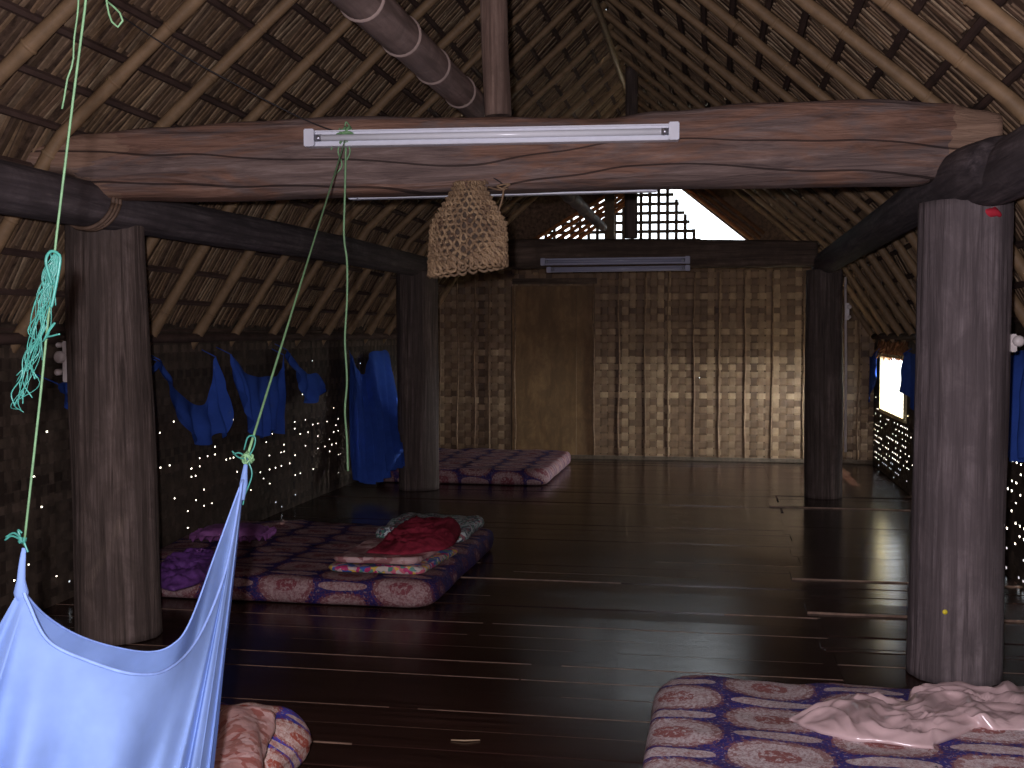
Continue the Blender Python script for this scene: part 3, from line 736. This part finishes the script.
drape('front_panel', front_top, front_bot, 150, 60, M['net'], folds=10, amp=.011, seed=1.3, parent=nr, nrm=(.2, -1, 0), p0=0)
back_top = npt([(21, 586, 2.0), (24, 592, 2.0), (45, 615, 2.1), (75, 634, 2.2), (110, 646, 2.3), (148, 652, 2.4), (172, 645, 2.45), (190, 622, 2.5), (216, 552, 2.6), (238, 492, 2.64), (244, 478, 2.66)])
back_bot = npt([(-190, 960, 2.3), (-140, 960, 2.45), (-90, 960, 2.4), (-40, 960, 2.6), (0, 955, 2.5), (40, 950, 2.7), (80, 945, 2.6), (115, 935, 2.75), (145, 925, 2.65), (170, 915, 2.75), (190, 905, 2.68)])
drape('back_panel', back_top, back_bot, 110, 50, M['net'], folds=7, amp=.02, seed=4.3, parent=nr, nrm=(.2, -1, 0), p0=0)
side_top = npt([(244, 480, 2.645), (244.3, 479, 2.65), (244.6, 478, 2.655), (245, 477, 2.66)])
side_bot = npt([(183, 1010, 2.12), (187, 975, 2.3), (190, 940, 2.45), (192, 905, 2.68)])
drape('side_panel', side_top, side_bot, 16, 50, M['net'], folds=1, amp=.006, seed=2, parent=nr, nrm=(1, 0, 0), p0=0)
bm = bmesh.new(); tube(bm, [p+Vector((0, -.006, 0)) for p in smooth(front_top[2:], 80)], .0035, 6); link('hem', bm, M['hem'], nr, True)
bm = bmesh.new(); tube(bm, [p for p in smooth(back_top, 80)], .0025, 6); link('hem', bm, M['hem'], nr, True)
# twisted neck of cloth above each peak
bm = bmesh.new(); tube(bm, npt([(24, 548, 1.98), (22, 565, 1.98), (21, 580, 1.98), (21, 592, 1.985), (22, 604, 1.99)]), [.004, .0065, .008, .014, .009], 10); link('gathered_neck', bm, M['net'], nr, True)
bm = bmesh.new(); tube(bm, npt([(247, 456, 2.67), (245, 470, 2.655), (243.5, 484, 2.645), (242, 500, 2.63)]), [.004, .006, .010, .006], 10); link('gathered_neck', bm, M['net'], nr, True)

def cord(name, pts, r, mt, label, cat='cord', n=None, parent=None, sides=6, bmo=None):
    pts = smooth(pts, n or max(12, len(pts)*8)); bm = bmesh.new(); tube(bm, pts, r, sides)
    o = link(name, bm, mt, parent, True)
    if label: tag(o, label, cat)
    return o
a = P(347, 134, Y=4.93); b = P(247, 457, Y=2.67)
cr = root('cord', 'taut green cord from the front tie beam down to the pale net right peak', 'cord', b); S.view_layers[0].update()
L = cr.location
bm = bmesh.new(); tube(bm, [p-L for p in lerp_pts([a, b], 20)], .0034, 6); link('strand', bm, M['cordg'], cr, True)
def knot(center, r, n, rad, seed, flat=1):
    bm = bmesh.new(); rnd = random.Random(seed)
    for k in range(n):
        ax = Vector((rnd.gauss(0, 1), rnd.gauss(0, 1), rnd.gauss(0, 1))).normalized(); u = ax.orthogonal().normalized(); v = ax.cross(u); rr = r*rnd.uniform(.5, 1)
        tube(bm, [center+(u*math.cos(t)+v*math.sin(t))*rr*(1+.2*math.sin(3*t+k)) for t in [i*2*math.pi/14 for i in range(15)]], rad, 5, False)
    return bm
link('knot', knot(P(247, 458, Y=2.66)-L, .016, 5, .003, 3), M['cordg'], cr, True)
link('knot', knot(P(346, 136, Y=4.90)-L, .045, 9, .006, 5), M['cordg'], cr, True)
bm = bmesh.new()
for pp in ([(247, 458), (240, 453), (233, 454)], [(247, 459), (238, 457), (232, 451)], [(248, 458), (254, 447), (255, 437), (248, 437), (244, 450)], [(248, 460), (252, 475), (245, 495), (243, 505)]):
    tube(bm, smooth([P(x, y, Y=2.655)-L for x, y in pp], 14), .0022, 5)
link('loose_end', bm, M['teal'], cr, True)
bm = bmesh.new()
for pp in ([(346, 136), (338, 150), (342, 165), (335, 175)], [(345, 132), (346, 122), (352, 130)], [(344, 138), (350, 150), (347, 160)], [(340, 128), (335, 140), (331, 150)]):
    tube(bm, smooth([P(x, y, Y=4.90)-L for x, y in pp], 14), .0035, 5)
link('loose_end', bm, M['cordg'], cr, True)
cord('cord', [P(x, y, Y=4.93) for x, y in ((346, 140), (345, 190), (344, 235), (347, 262), (347, 300), (345, 340), (347, 380), (345, 410), (347, 440), (348, 471))], .0048, M['cordg'], 'slack green cord dangling from the front tie beam, hanging free', n=80)
# left cord
lt = P(78, -20, Y=1.98)
cl = root('cord', 'long green cord running up out of view from the pale net left peak', 'cord', P(24, 545, Y=1.98)); S.view_layers[0].update(); L = cl.location
bm = bmesh.new(); top = Vector((-1.0, 2.05, roofz(-1.0)-.07)); c5 = lambda l: [P(x, y, Y=1.98) for x, y in l]
tube(bm, [p-L for p in lerp_pts(c5([(24, 545), (40, 400), (56, 240), (73, 100), (86, 0)])+[top], 90)], .0025, 6); link('strand', bm, M['cordn'], cl, True)
bm = bmesh.new(); tube(bm, [p-L for p in lerp_pts([top]+smooth(c5([(82, -60), (79, -20), (78, 10), (74, 40), (73, 62), (67, 80), (65, 94), (62, 109)]), 50), 120)], .0018, 6); link('strand', bm, M['cordn'], cl, True)
bm = bmesh.new(); tube(bm, [p-L for p in lerp_pts([top]+smooth(c5([(104, -60), (105, -25), (107, 4), (111, 20), (117, 27), (122, 24), (122, 16), (115, 8), (108, 2)]), 50), 140)], .0020, 6); link('loop', bm, M['cordn'], cl, True)
link('knot', knot(P(22, 540, Y=1.98)-L, .010, 5, .0022, 8), M['teal'], cl, True)
bm = bmesh.new()
for pp in ([(22, 540), (12, 536), (5, 540)], [(22, 539), (14, 533), (6, 537)], [(24, 542), (27, 550), (28, 552)], [(20, 536), (18, 530), (22, 533)]): tube(bm, smooth([P(x, y, Y=1.97)-L for x, y in pp], 10), .0022, 5)
link('loose_end', bm, M['teal'], cl, True)
# frayed teal bundle tied on the left cord
fb = root('raffia_bundle', 'frayed bundle of teal raffia tied to the long left cord', 'raffia', P(52, 255, Y=1.97)); S.view_layers[0].update(); L = fb.location
rnd = random.Random(4)
spine = [P(x, y, Y=1.97) for x, y in ((56, 254), (51, 275), (46, 300), (38, 330), (34, 355), (26, 380), (20, 400), (20, 410))]
bm = bmesh.new()
for k in range(26):
    n = rnd.choice((3, 4, 5, 6, 7, 8, 8)); ph = rnd.random()*20; pts = []
    for i in range(n):
        s = .003+.0085*min(1, i/3); pts.append(spine[i]+Vector((rnd.gauss(0, s), rnd.gauss(0, s*.7), rnd.gauss(0, s*.6))))
    tube(bm, smooth(pts, n*6), rnd.uniform(.0008, .0015), 4)
link('strands', to_local(bm, fb), M['teal'], fb, True, kind='stuff')
bm = bmesh.new(); tube(bm, [p-L for p in smooth([P(x, y, Y=1.96) for x, y in ((52, 285), (46, 262), (50, 252), (57, 253), (60, 262), (53, 300), (51, 307))], 40)], .003, 6); link('loop', bm, M['teal'], fb, True)
bm = bmesh.new(); tube(bm, [p-L for p in smooth([P(x, y, Y=1.96) for x, y in ((44, 340), (50, 328), (55, 323), (47, 336), (60, 334))], 30)], .0018, 5); link('loose_end', bm, M['teal'], fb, True)

# thin dark wires over the beam
cord('wire', [P(105, 5, Y=4.6), P(170, 48, Y=4.7), P(250, 92, Y=4.85), P(310, 122, Y=4.93), P(350, 136, Y=4.93)], .0035, M['wire'], 'thin dark wire slanting down from the left roof to the tie beam light', 'wire')
cord('wire', [P(350, 134, Y=4.93), P(400, 148, Y=5.0), P(460, 165, Y=5.0), P(490, 176, Y=5.0), P(508, 188, Y=5.0)], .0035, M['wire'], 'thin dark wire across the beam face to the basket hook', 'wire')

# rails along the wall tops under the rafter ends
for k, (xx, nm) in enumerate(((XL+.035, 'left'), (XR-.035, 'right'))):
    bm = bmesh.new(); tube(bm, [(xx+.01*nz(i, k), YF+.1+i*.6, 1.475+.008*nz(i*.7, k+4)) for i in range(26)], .032, 10)
    link(f'trim_{k+1}', bm, M['batt'], None, True, kind='structure')
# blue nets hung along the side walls
G1 = 'dark blue mosquito nets hung on the side walls'
XW = XL+.11
def wnet(top, bot, X, label, seed, folds=4, amp=.03, rise=.05):
    s = 1 if X < 0 else -1
    T = [P(x, y, X=X) for x, y in top]; B = [P(x, y, X=X+s*rise) for x, y in bot]
    o = drape('mosquito_net', T, B, 70, 26, M['bluenet'], label, folds, amp, seed, nrm=(1, 0, 0), group=G1)
    for q in (T[0], T[-1]):
        bm = bmesh.new(); tube(bm, [q, Vector((XL+.004 if X < 0 else XR-.004, q.y, q.z+.05))], .004, 5); link('hanging_string', bm, M['bluenet'], o, True)
    return o
def two_peak(name, label, A, B, bag, X, seed): pass
wnet([(160, 360), (162, 364), (172, 385), (190, 402), (204, 404), (211, 385), (214, 360), (216, 357)], [(162, 366), (172, 392), (185, 425), (196, 443), (209, 444), (219, 433), (228, 437), (230, 402)], XW, 'dark blue net with two peaks, first on the left wall beyond the front left post', 3, 5, .03, .12)
wnet([(230, 354), (233, 356), (245, 372), (258, 377), (268, 376), (276, 376), (283, 366), (284, 355)], [(240, 390), (247, 412), (252, 430), (262, 438), (268, 434), (272, 430), (279, 434), (285, 432)], XW, 'dark blue net hanging long on the left wall, third from the front left post', 6, 6, .035, .08)
wnet([(287, 350), (289, 353), (296, 362), (303, 370), (309, 374), (316, 373), (321, 377), (324, 384)], [(289, 356), (295, 370), (301, 384), (303, 398), (308, 403), (316, 402), (322, 396), (324, 389)], XW, 'small bunched dark blue net on the left wall, nearest before the tall net', 9, 4, .028, .08)
wnet([(146, 377), (149, 374), (152, 367), (157, 361)], [(147, 381), (151, 379), (155, 372), (159, 363)], XW, 'sliver of dark blue net on the left wall just right of the front left post', 2, 1, .01, .05)
wnet([(58, 384), (64, 382), (74, 380), (90, 385)], [(62, 392), (67, 405), (74, 415), (92, 440)], XW+.02, 'dark blue net on the left wall mostly hidden behind the front left post', 12, 2, .02, .1)
# the tall one by the back left post
T = [P(x, y, X=XL+.1) for x, y in ((349, 350), (352, 356), (358, 370), (364, 374), (368, 360), (371, 352), (380, 351), (388, 352), (393, 375))]
B = [P(x, y, Y=10.2) for x, y in ((352, 478), (358, 481), (364, 483), (370, 484), (378, 482), (386, 478), (392, 470), (398, 468), (403, 466))]
drape('mosquito_net', T, B, 80, 40, M['bluenet'], 'tall dark blue net hanging down to the far mattress beside the back left post', 8, .045, 7, nrm=(.9, -.4, 0), group=G1)
XW2 = XR-.08
wnet([(857, 350), (861, 356), (866, 352), (871, 357), (875, 352), (878, 350)], [(859, 388), (862, 398), (866, 402), (870, 400), (874, 385), (877, 372)], XW2+.03, 'dark blue net on the right wall just past the small bright window', 5, 3, .012, .02)
wnet([(903, 354), (908, 352), (915, 354), (925, 350), (940, 354)], [(901, 386), (906, 395), (914, 408), (925, 420), (940, 420)], XW2, 'dark blue net on the right wall overlapping the bright window edge', 8, 3, .03, .1)
wnet([(1004, 362), (1010, 356), (1022, 350), (1040, 352), (1060, 345)], [(1004, 450), (1012, 458), (1022, 462), (1040, 455), (1060, 462)], XW2-.05, 'dark blue net on the right wall at the photo edge behind the grey post', 11, 5, .06, .1)
# ragged thatch fringe hanging in the light above the window
bm = bmesh.new(); rnd = random.Random(3)
for k in range(420):
    yy = rnd.uniform(WIN[0]-.1, WIN[1]+.1); z0 = rnd.uniform(WIN[3]+.10, WIN[3]+.17); x = XR+rnd.uniform(-.03, .05)
    tube(bm, [(x, yy, z0), (x-.015, yy+rnd.gauss(0, .04), z0-.05), (x+rnd.gauss(0, .03), yy+rnd.gauss(0, .07), z0-rnd.uniform(.07, .15))], rnd.uniform(.003, .007), 4)
tag(link('thatch_fringe', bm, M['glow'], None, kind='stuff'), 'ragged thatch fringe hanging over the small bright window', 'thatch')

# ------------------------------------------------------------------ rattan basket-net on the beam
bk = root('chain_basket', 'woven rattan link bag hanging flat below the front tie beam', 'basket', P(468, 232, Y=4.98)); S.view_layers[0].update(); L = bk.location
prof = [(186, 456, 482), (199, 449, 489), (213, 440, 497), (227, 432, 504), (243, 431, 505), (258, 431, 505), (267, 431, 505)]
def pr_at(t):
    q = t*(len(prof)-1); k = min(int(q), len(prof)-2); f = q-k; return [prof[k][i]+(prof[k+1][i]-prof[k][i])*f for i in range(3)]
bm = bmesh.new(); bt = bmesh.new(); rnd = random.Random(2); RW = 17
for r in range(RW):
    t = r/(RW-1); y_, a_, b_ = pr_at(t); A, B = P(a_, y_, Y=4.98)-L, P(b_, y_, Y=4.98)-L
    c = (A+B)/2; w = (B-A).length/2; dp = .05+.06*t; n = 28
    for k in range(n):
        ang = 2*math.pi*(k+.5*(r % 2))/n; ct, st = math.cos(ang), math.sin(ang)
        ct2 = math.copysign(abs(ct)**.8, ct); px = c+Vector((ct2*w, st*dp, (.022*t*t*ct2)))
        nrm = Vector((ct/w, st/dp, 0)).normalized(); tan = Vector((-nrm.y, nrm.x, 0)); up = Vector((0, 0, 1))
        rw = .011+.009*t+rnd.uniform(-.003, .003); rh = .016+.006*t; sk = rnd.uniform(-.5, .5)
        lst = []
        for i in range(9):
            th = 2*math.pi*i/8; v = tan*(math.cos(th)*rw)+up*(math.sin(th)*rh)+nrm*(.008*math.sin(2*th+sk)); lst.append(px+v+nrm*rnd.uniform(-.003, .003))
        tube(bm, lst, .0042+.0030*t, 5, False)
link('link_mesh', bm, M['rattan'], bk, True)
# inner lining keeps it looking dense
bm = bmesh.new(); rings = []
for r in range(9):
    t = r/8; y_, a_, b_ = pr_at(t*.93+.02); A, B = P(a_, y_, Y=4.98)-L, P(b_, y_, Y=4.98)-L; c = (A+B)/2; w = (B-A).length/2-.012; dp = .036+.05*t
    rings.append([bm.verts.new(c+Vector((math.cos(q)*w, math.sin(q)*dp, 0))) for q in [i*2*math.pi/28 for i in range(28)]])
for a, b in zip(rings, rings[1:]):
    for k in range(28): bm.faces.new((a[k], a[(k+1) % 28], b[(k+1) % 28], b[k]))
link('lining', bm, plain('basket_lining', (.07, .045, .03), .8, .5, 40, bump=.6), bk, True)
bm = bmesh.new()
for pp in ([(455, 185), (452, 170), (458, 160)], [(485, 185), (482, 168), (476, 160)], [(470, 184), (468, 170), (466, 158)], [(488, 187), (500, 190), (508, 188)], [(504, 187), (502, 200), (498, 212)], [(488, 184), (480, 172), (486, 166)], [(505, 190), (497, 186), (510, 184), (503, 188)]):
    tube(bm, smooth([P(x, y, Y=5.0)-L for x, y in pp], 12), .0045, 5)
link('hanging_cords', bm, M['rattan'], bk, True, kind='stuff')

# ------------------------------------------------------------------ bedding
def pad(name, x0, x1, y0, y1, z0, h, mt, label=None, cat='mattress', rc=.12, wr=.012, seed=0, parent=None, rot=0, group=None, skew=0, nring=14, bul=.35):
    """soft rounded slab"""
    cx, cy = (x0+x1)/2, (y0+y1)/2; hw, hd = (x1-x0)/2, (y1-y0)/2; N = 120
    def outline(ins):
        a, b = hw-ins, hd-ins; r = max(.01, rc-ins*.6); pts = []
        per = []
        for (sx, sy, st) in ((1, 1, 0), (-1, 1, 1), (-1, -1, 2), (1, -1, 3)):
            for k in range(8):
                an = math.pi/2*(st+k/7); per.append(Vector((sx*(a-r)+r*math.cos(an), sy*(b-r)+r*math.sin(an), 0)))
        per.append(per[0].copy()); return lerp_pts(per, N+1)[:-1]
    ch = h*bul
    lay = [(ch*.9, z0)]
    for k in range(1, 7):
        a = math.pi/2*k/6; lay.append((ch*(1-math.sin(a)), z0+ch*(1-math.cos(a))))
    lay.append((-.004, z0+h*.5))
    for k in range(1, 7):
        a = math.pi/2*k/6; lay.append((ch*(1-math.cos(a)), z0+h-ch+ch*math.sin(a)))
    m = min(hw, hd)
    for k in range(1, nring+1): lay.append((ch+(m-ch)*.999*k/nring, z0+h))
    bm = bmesh.new(); rings = []
    for li, (ins, z) in enumerate(lay):
        ring = []
        for p in outline(min(ins, m*.998)):
            q = Vector((p.x+skew*p.y, p.y, z))
            top = max(0, (z-z0)/h)
            crown = 0
            q.z += top*(wr*2.2*nz(q.x*3.2+seed, q.y*3.2, seed)+wr*nz(q.x*9+seed, q.y*9, seed))
            q.x += .01*nz(q.x*5, q.y*5, seed+z*9); q.y += .012*nz(q.x*5, q.y*5, seed+4+z*9)
            if top > .9: q.z += h*.06*min(1, ins/.15)
            q.z = max(q.z, z0)
            ring.append(q)
        rings.append([bm.verts.new(v) for v in ring])
    for a, b in zip(rings, rings[1:]):
        for k in range(N): bm.faces.new((a[k], a[(k+1) % N], b[(k+1) % N], b[k]))
    bm.faces.new(rings[0][::-1]); bm.faces.new(rings[-1])
    o = link(name, bm, mt, parent, True); o.location = (cx, cy, 0); o.rotation_euler.z = rot
    if label: tag(o, label, cat, group)
    return o
def piping(o, x0, x1, y0, y1, z, rc, mt):
    pass
def crumple(name, outline, z0, hmax, mt, label, cat, seed=0, freq=9, parent=None, ridge=1.0, nr=34, na=110, dirv=(1, 0)):
    """crumpled cloth lying on something: outline is a closed world polygon"""
    o3 = [Vector((p.x, p.y, 0)) for p in outline]; n = len(o3); c = sum(o3, Vector())/n
    loop = smooth(o3+[o3[0]], na+1)[:-1]; bm = bmesh.new(); rings = []
    for r in range(nr+1):
        t = 1-r/nr; ring = []
        for k, p in enumerate(loop):
            q = c.lerp(p, max(t, .004)); e = 1-t
            env = min(1, e*5)**.6
            w1 = nz(q.x*4+seed, q.y*4, seed)*1.6
            fold = 1-abs(nz(q.x*freq+w1*dirv[1]+seed, q.y*freq*1.8+w1, seed+2))*2.4
            f2 = 1-abs(nz(q.x*freq*2.2+seed, q.y*freq*2.6+w1*2, seed+6))*2.6
            z = z0+.004+env*hmax*(.32+.45*max(0, fold)*ridge+.25*max(0, f2)+.25*nz(q.x*3, q.y*3, seed))
            if r == 0: z = z0+.001; q = q+Vector((.02*nz(k*.12, seed), .02*nz(k*.12, seed+3), 0))
            q2 = Vector((q.x, q.y, max(z, z0+.001)))
            ring.append(q2)
        rings.append([bm.verts.new(v-c) for v in ring])
    for a, b in zip(rings, rings[1:]):
        for k in range(na): bm.faces.new((a[k], a[(k+1) % na], b[(k+1) % na], b[k]))
    bm.faces.new(rings[-1])
    bm.faces.new(rings[0][::-1])
    o = link(name, bm, mt, parent, True); o.location = c
    if label: tag(o, label, cat)
    return o
at = lambda l, z: [P(x, y, Z=z) for x, y in l]

# middle-left mattress
MH = .15
pad('mattress', XL+.1, -1.50, 6.0, 7.9, .003, .14, M['medal2'], 'wide medallion-print mattress on the floor behind the front left post', 'mattress', .14, .010, 3)
pad('mattress', XL+.2, -1.62, 11.15, 13.2, .003, .15, M['medal2'], 'far medallion-print mattress against the left wall behind the back left post', 'mattress', .14, .012, 8)
pad('mattress', -.22, XR-.12, 2.75, 4.56, .003, .15, M['medal'], 'large blue and cream medallion-print mattress in the right foreground', 'mattress', .16, .010, 5)

# bedding on the middle-left mattress
o = pad('folded_sheet', -2.12, -1.55, 6.12, 6.82, .168, .035, M['floral'], 'bright floral sheet folded on the mattress edge, lowest of the folded stack', 'sheet', .07, .012, 4, rot=0, skew=.08)
o = pad('folded_blanket', -2.10, -1.60, 6.16, 6.86, .212, .035, M['faded'], 'faded rose blanket folded on top of the bright floral sheet', 'blanket', .08, .010, 6, skew=.08)
pad('folded_sheet', -2.16, -1.56, 7.08, 7.78, .17, .072, M['green_white'], 'green and white printed sheet folded under the crimson blanket', 'sheet', .08, .014, 12)
crumple('crimson_blanket', at([(366, 550), (385, 538), (402, 524), (425, 519), (450, 522), (461, 527), (452, 543), (430, 549), (400, 552)], .27), .252, .07, M['redblk'], 'crimson wool blanket bunched on the green and white sheet', 'blanket', 3, 5)
def pillow(label, cx, cy, w, d, z, h, rot, mt, ruf):
    o = root('pillow', label, 'pillow', (cx, cy, z)); o.rotation_euler.z = rot; bm = bmesh.new(); n = 28; gT = {}; gB = {}
    for i in range(n+1):
        for j in range(n+1):
            u, v = 2*i/n-1, 2*j/n-1; hh = h/2*(max(0, 1-u**4)*max(0, 1-v**4))**.45
            x, y = u*w/2*(1-.06*v*v), v*d/2*(1-.08*u*u); wv = .008*nz(u*4, v*4, 3)
            gT[i, j] = bm.verts.new((x, y, h/2+hh+wv)); gB[i, j] = bm.verts.new((x, y, max(0.002, h/2-hh)))
    for i in range(n):
        for j in range(n):
            bm.faces.new((gT[i, j], gT[i+1, j], gT[i+1, j+1], gT[i, j+1])); bm.faces.new((gB[i, j], gB[i, j+1], gB[i+1, j+1], gB[i+1, j]))
    bmesh.ops.remove_doubles(bm, verts=bm.verts, dist=.0015)
    link('cushion', bm, mt, o, True)
    bm = bmesh.new(); N = 240; prev = None; first = None
    for k in range(N+1):
        a = 2*math.pi*k/N; ca, sa = math.cos(a), math.sin(a); s = (abs(ca)**6+abs(sa)**6)**(-1/6)
        p = Vector((ca*s*w/2*.95, sa*s*d/2*.95, h/2)); q = Vector((ca*s*(w/2*.97+.05), sa*s*(d/2*.97+.05), h/2-.01+.02*math.sin(k*.9)+.01*nz(k*.2)))
        cur = (bm.verts.new(p), bm.verts.new(q))
        if prev: bm.faces.new((prev[0], cur[0], cur[1], prev[1]))
        prev = cur
    link('ruffle', bm, ruf, o, True)
q = P(236, 536, Z=.22)
pillow('small magenta pillow with ruffled edge on the middle-left mattress', q.x-.09, q.y+.17, .42, .30, .168, .09, .15, M['pillow'], M['pillow'])
crumple('purple_cloth', at([(150, 575), (165, 560), (190, 552), (215, 553), (225, 563), (200, 578), (170, 586)], .19), .163, .07, M['purple'], 'crumpled purple cloth on the near left corner of the middle mattress', 'cloth', 8, 6)

# pink satin on the foreground mattress
crumple('satin_sheet', at([(788, 714), (815, 704), (845, 699), (880, 697), (905, 699), (912, 690), (940, 683), (985, 684), (1035, 684), (1060, 700), (1050, 722), (1000, 727), (975, 724), (940, 738), (925, 742), (870, 736), (830, 730), (806, 722)], .19), .168, .05, M['satin'], 'shiny pink satin sheet crumpled on the foreground mattress by the grey post', 'sheet', 5, 5.6, ridge=1.1, nr=60, na=200)

# bottom-left: folded quilt with a rolled satin cover
qx = P(275, 745, Z=.1)
pad('folded_quilt', qx.x-.62, qx.x+.10, 3.40, 3.86, .003, .19, M['quilt'], 'folded blue and cream quilt on the floor beside the pale net', 'quilt', .14, .02, 15, rot=-.15, bul=.48)
pts = smooth([P(222, 815, Z=.27), P(228, 775, Z=.265), P(236, 745, Z=.26), P(243, 722, Z=.255), P(247, 712, Z=.25)], 30)
bm = bmesh.new(); n = len(pts)
def rl(t): return .088*min(1, (1-t)*6+.45)
tube(bm, pts, rl, 30, True, lambda p, a, i: .012*math.sin(a*3+i*.35)+.012*nz(math.cos(a)*2, math.sin(a)*2, i*.25))
for v in bm.verts: v.co.z = .18+(v.co.z-.165)*.62 if v.co.z > .165 else .185
o = link('satin_cover', bm, M['satinfloral'], None, True); tag(o, 'rolled pink floral satin cover lying on the folded blue quilt', 'bed cover')

bm = bmesh.new(); tube(bm, [P(451, 740, Z=.004), P(465, 740.5, Z=.006), P(480, 740, Z=.004)], .003, 5)
tag(link('straw', bm, M['straw'], None, True), 'single pale straw lying on the dark floor near the foreground', 'straw')
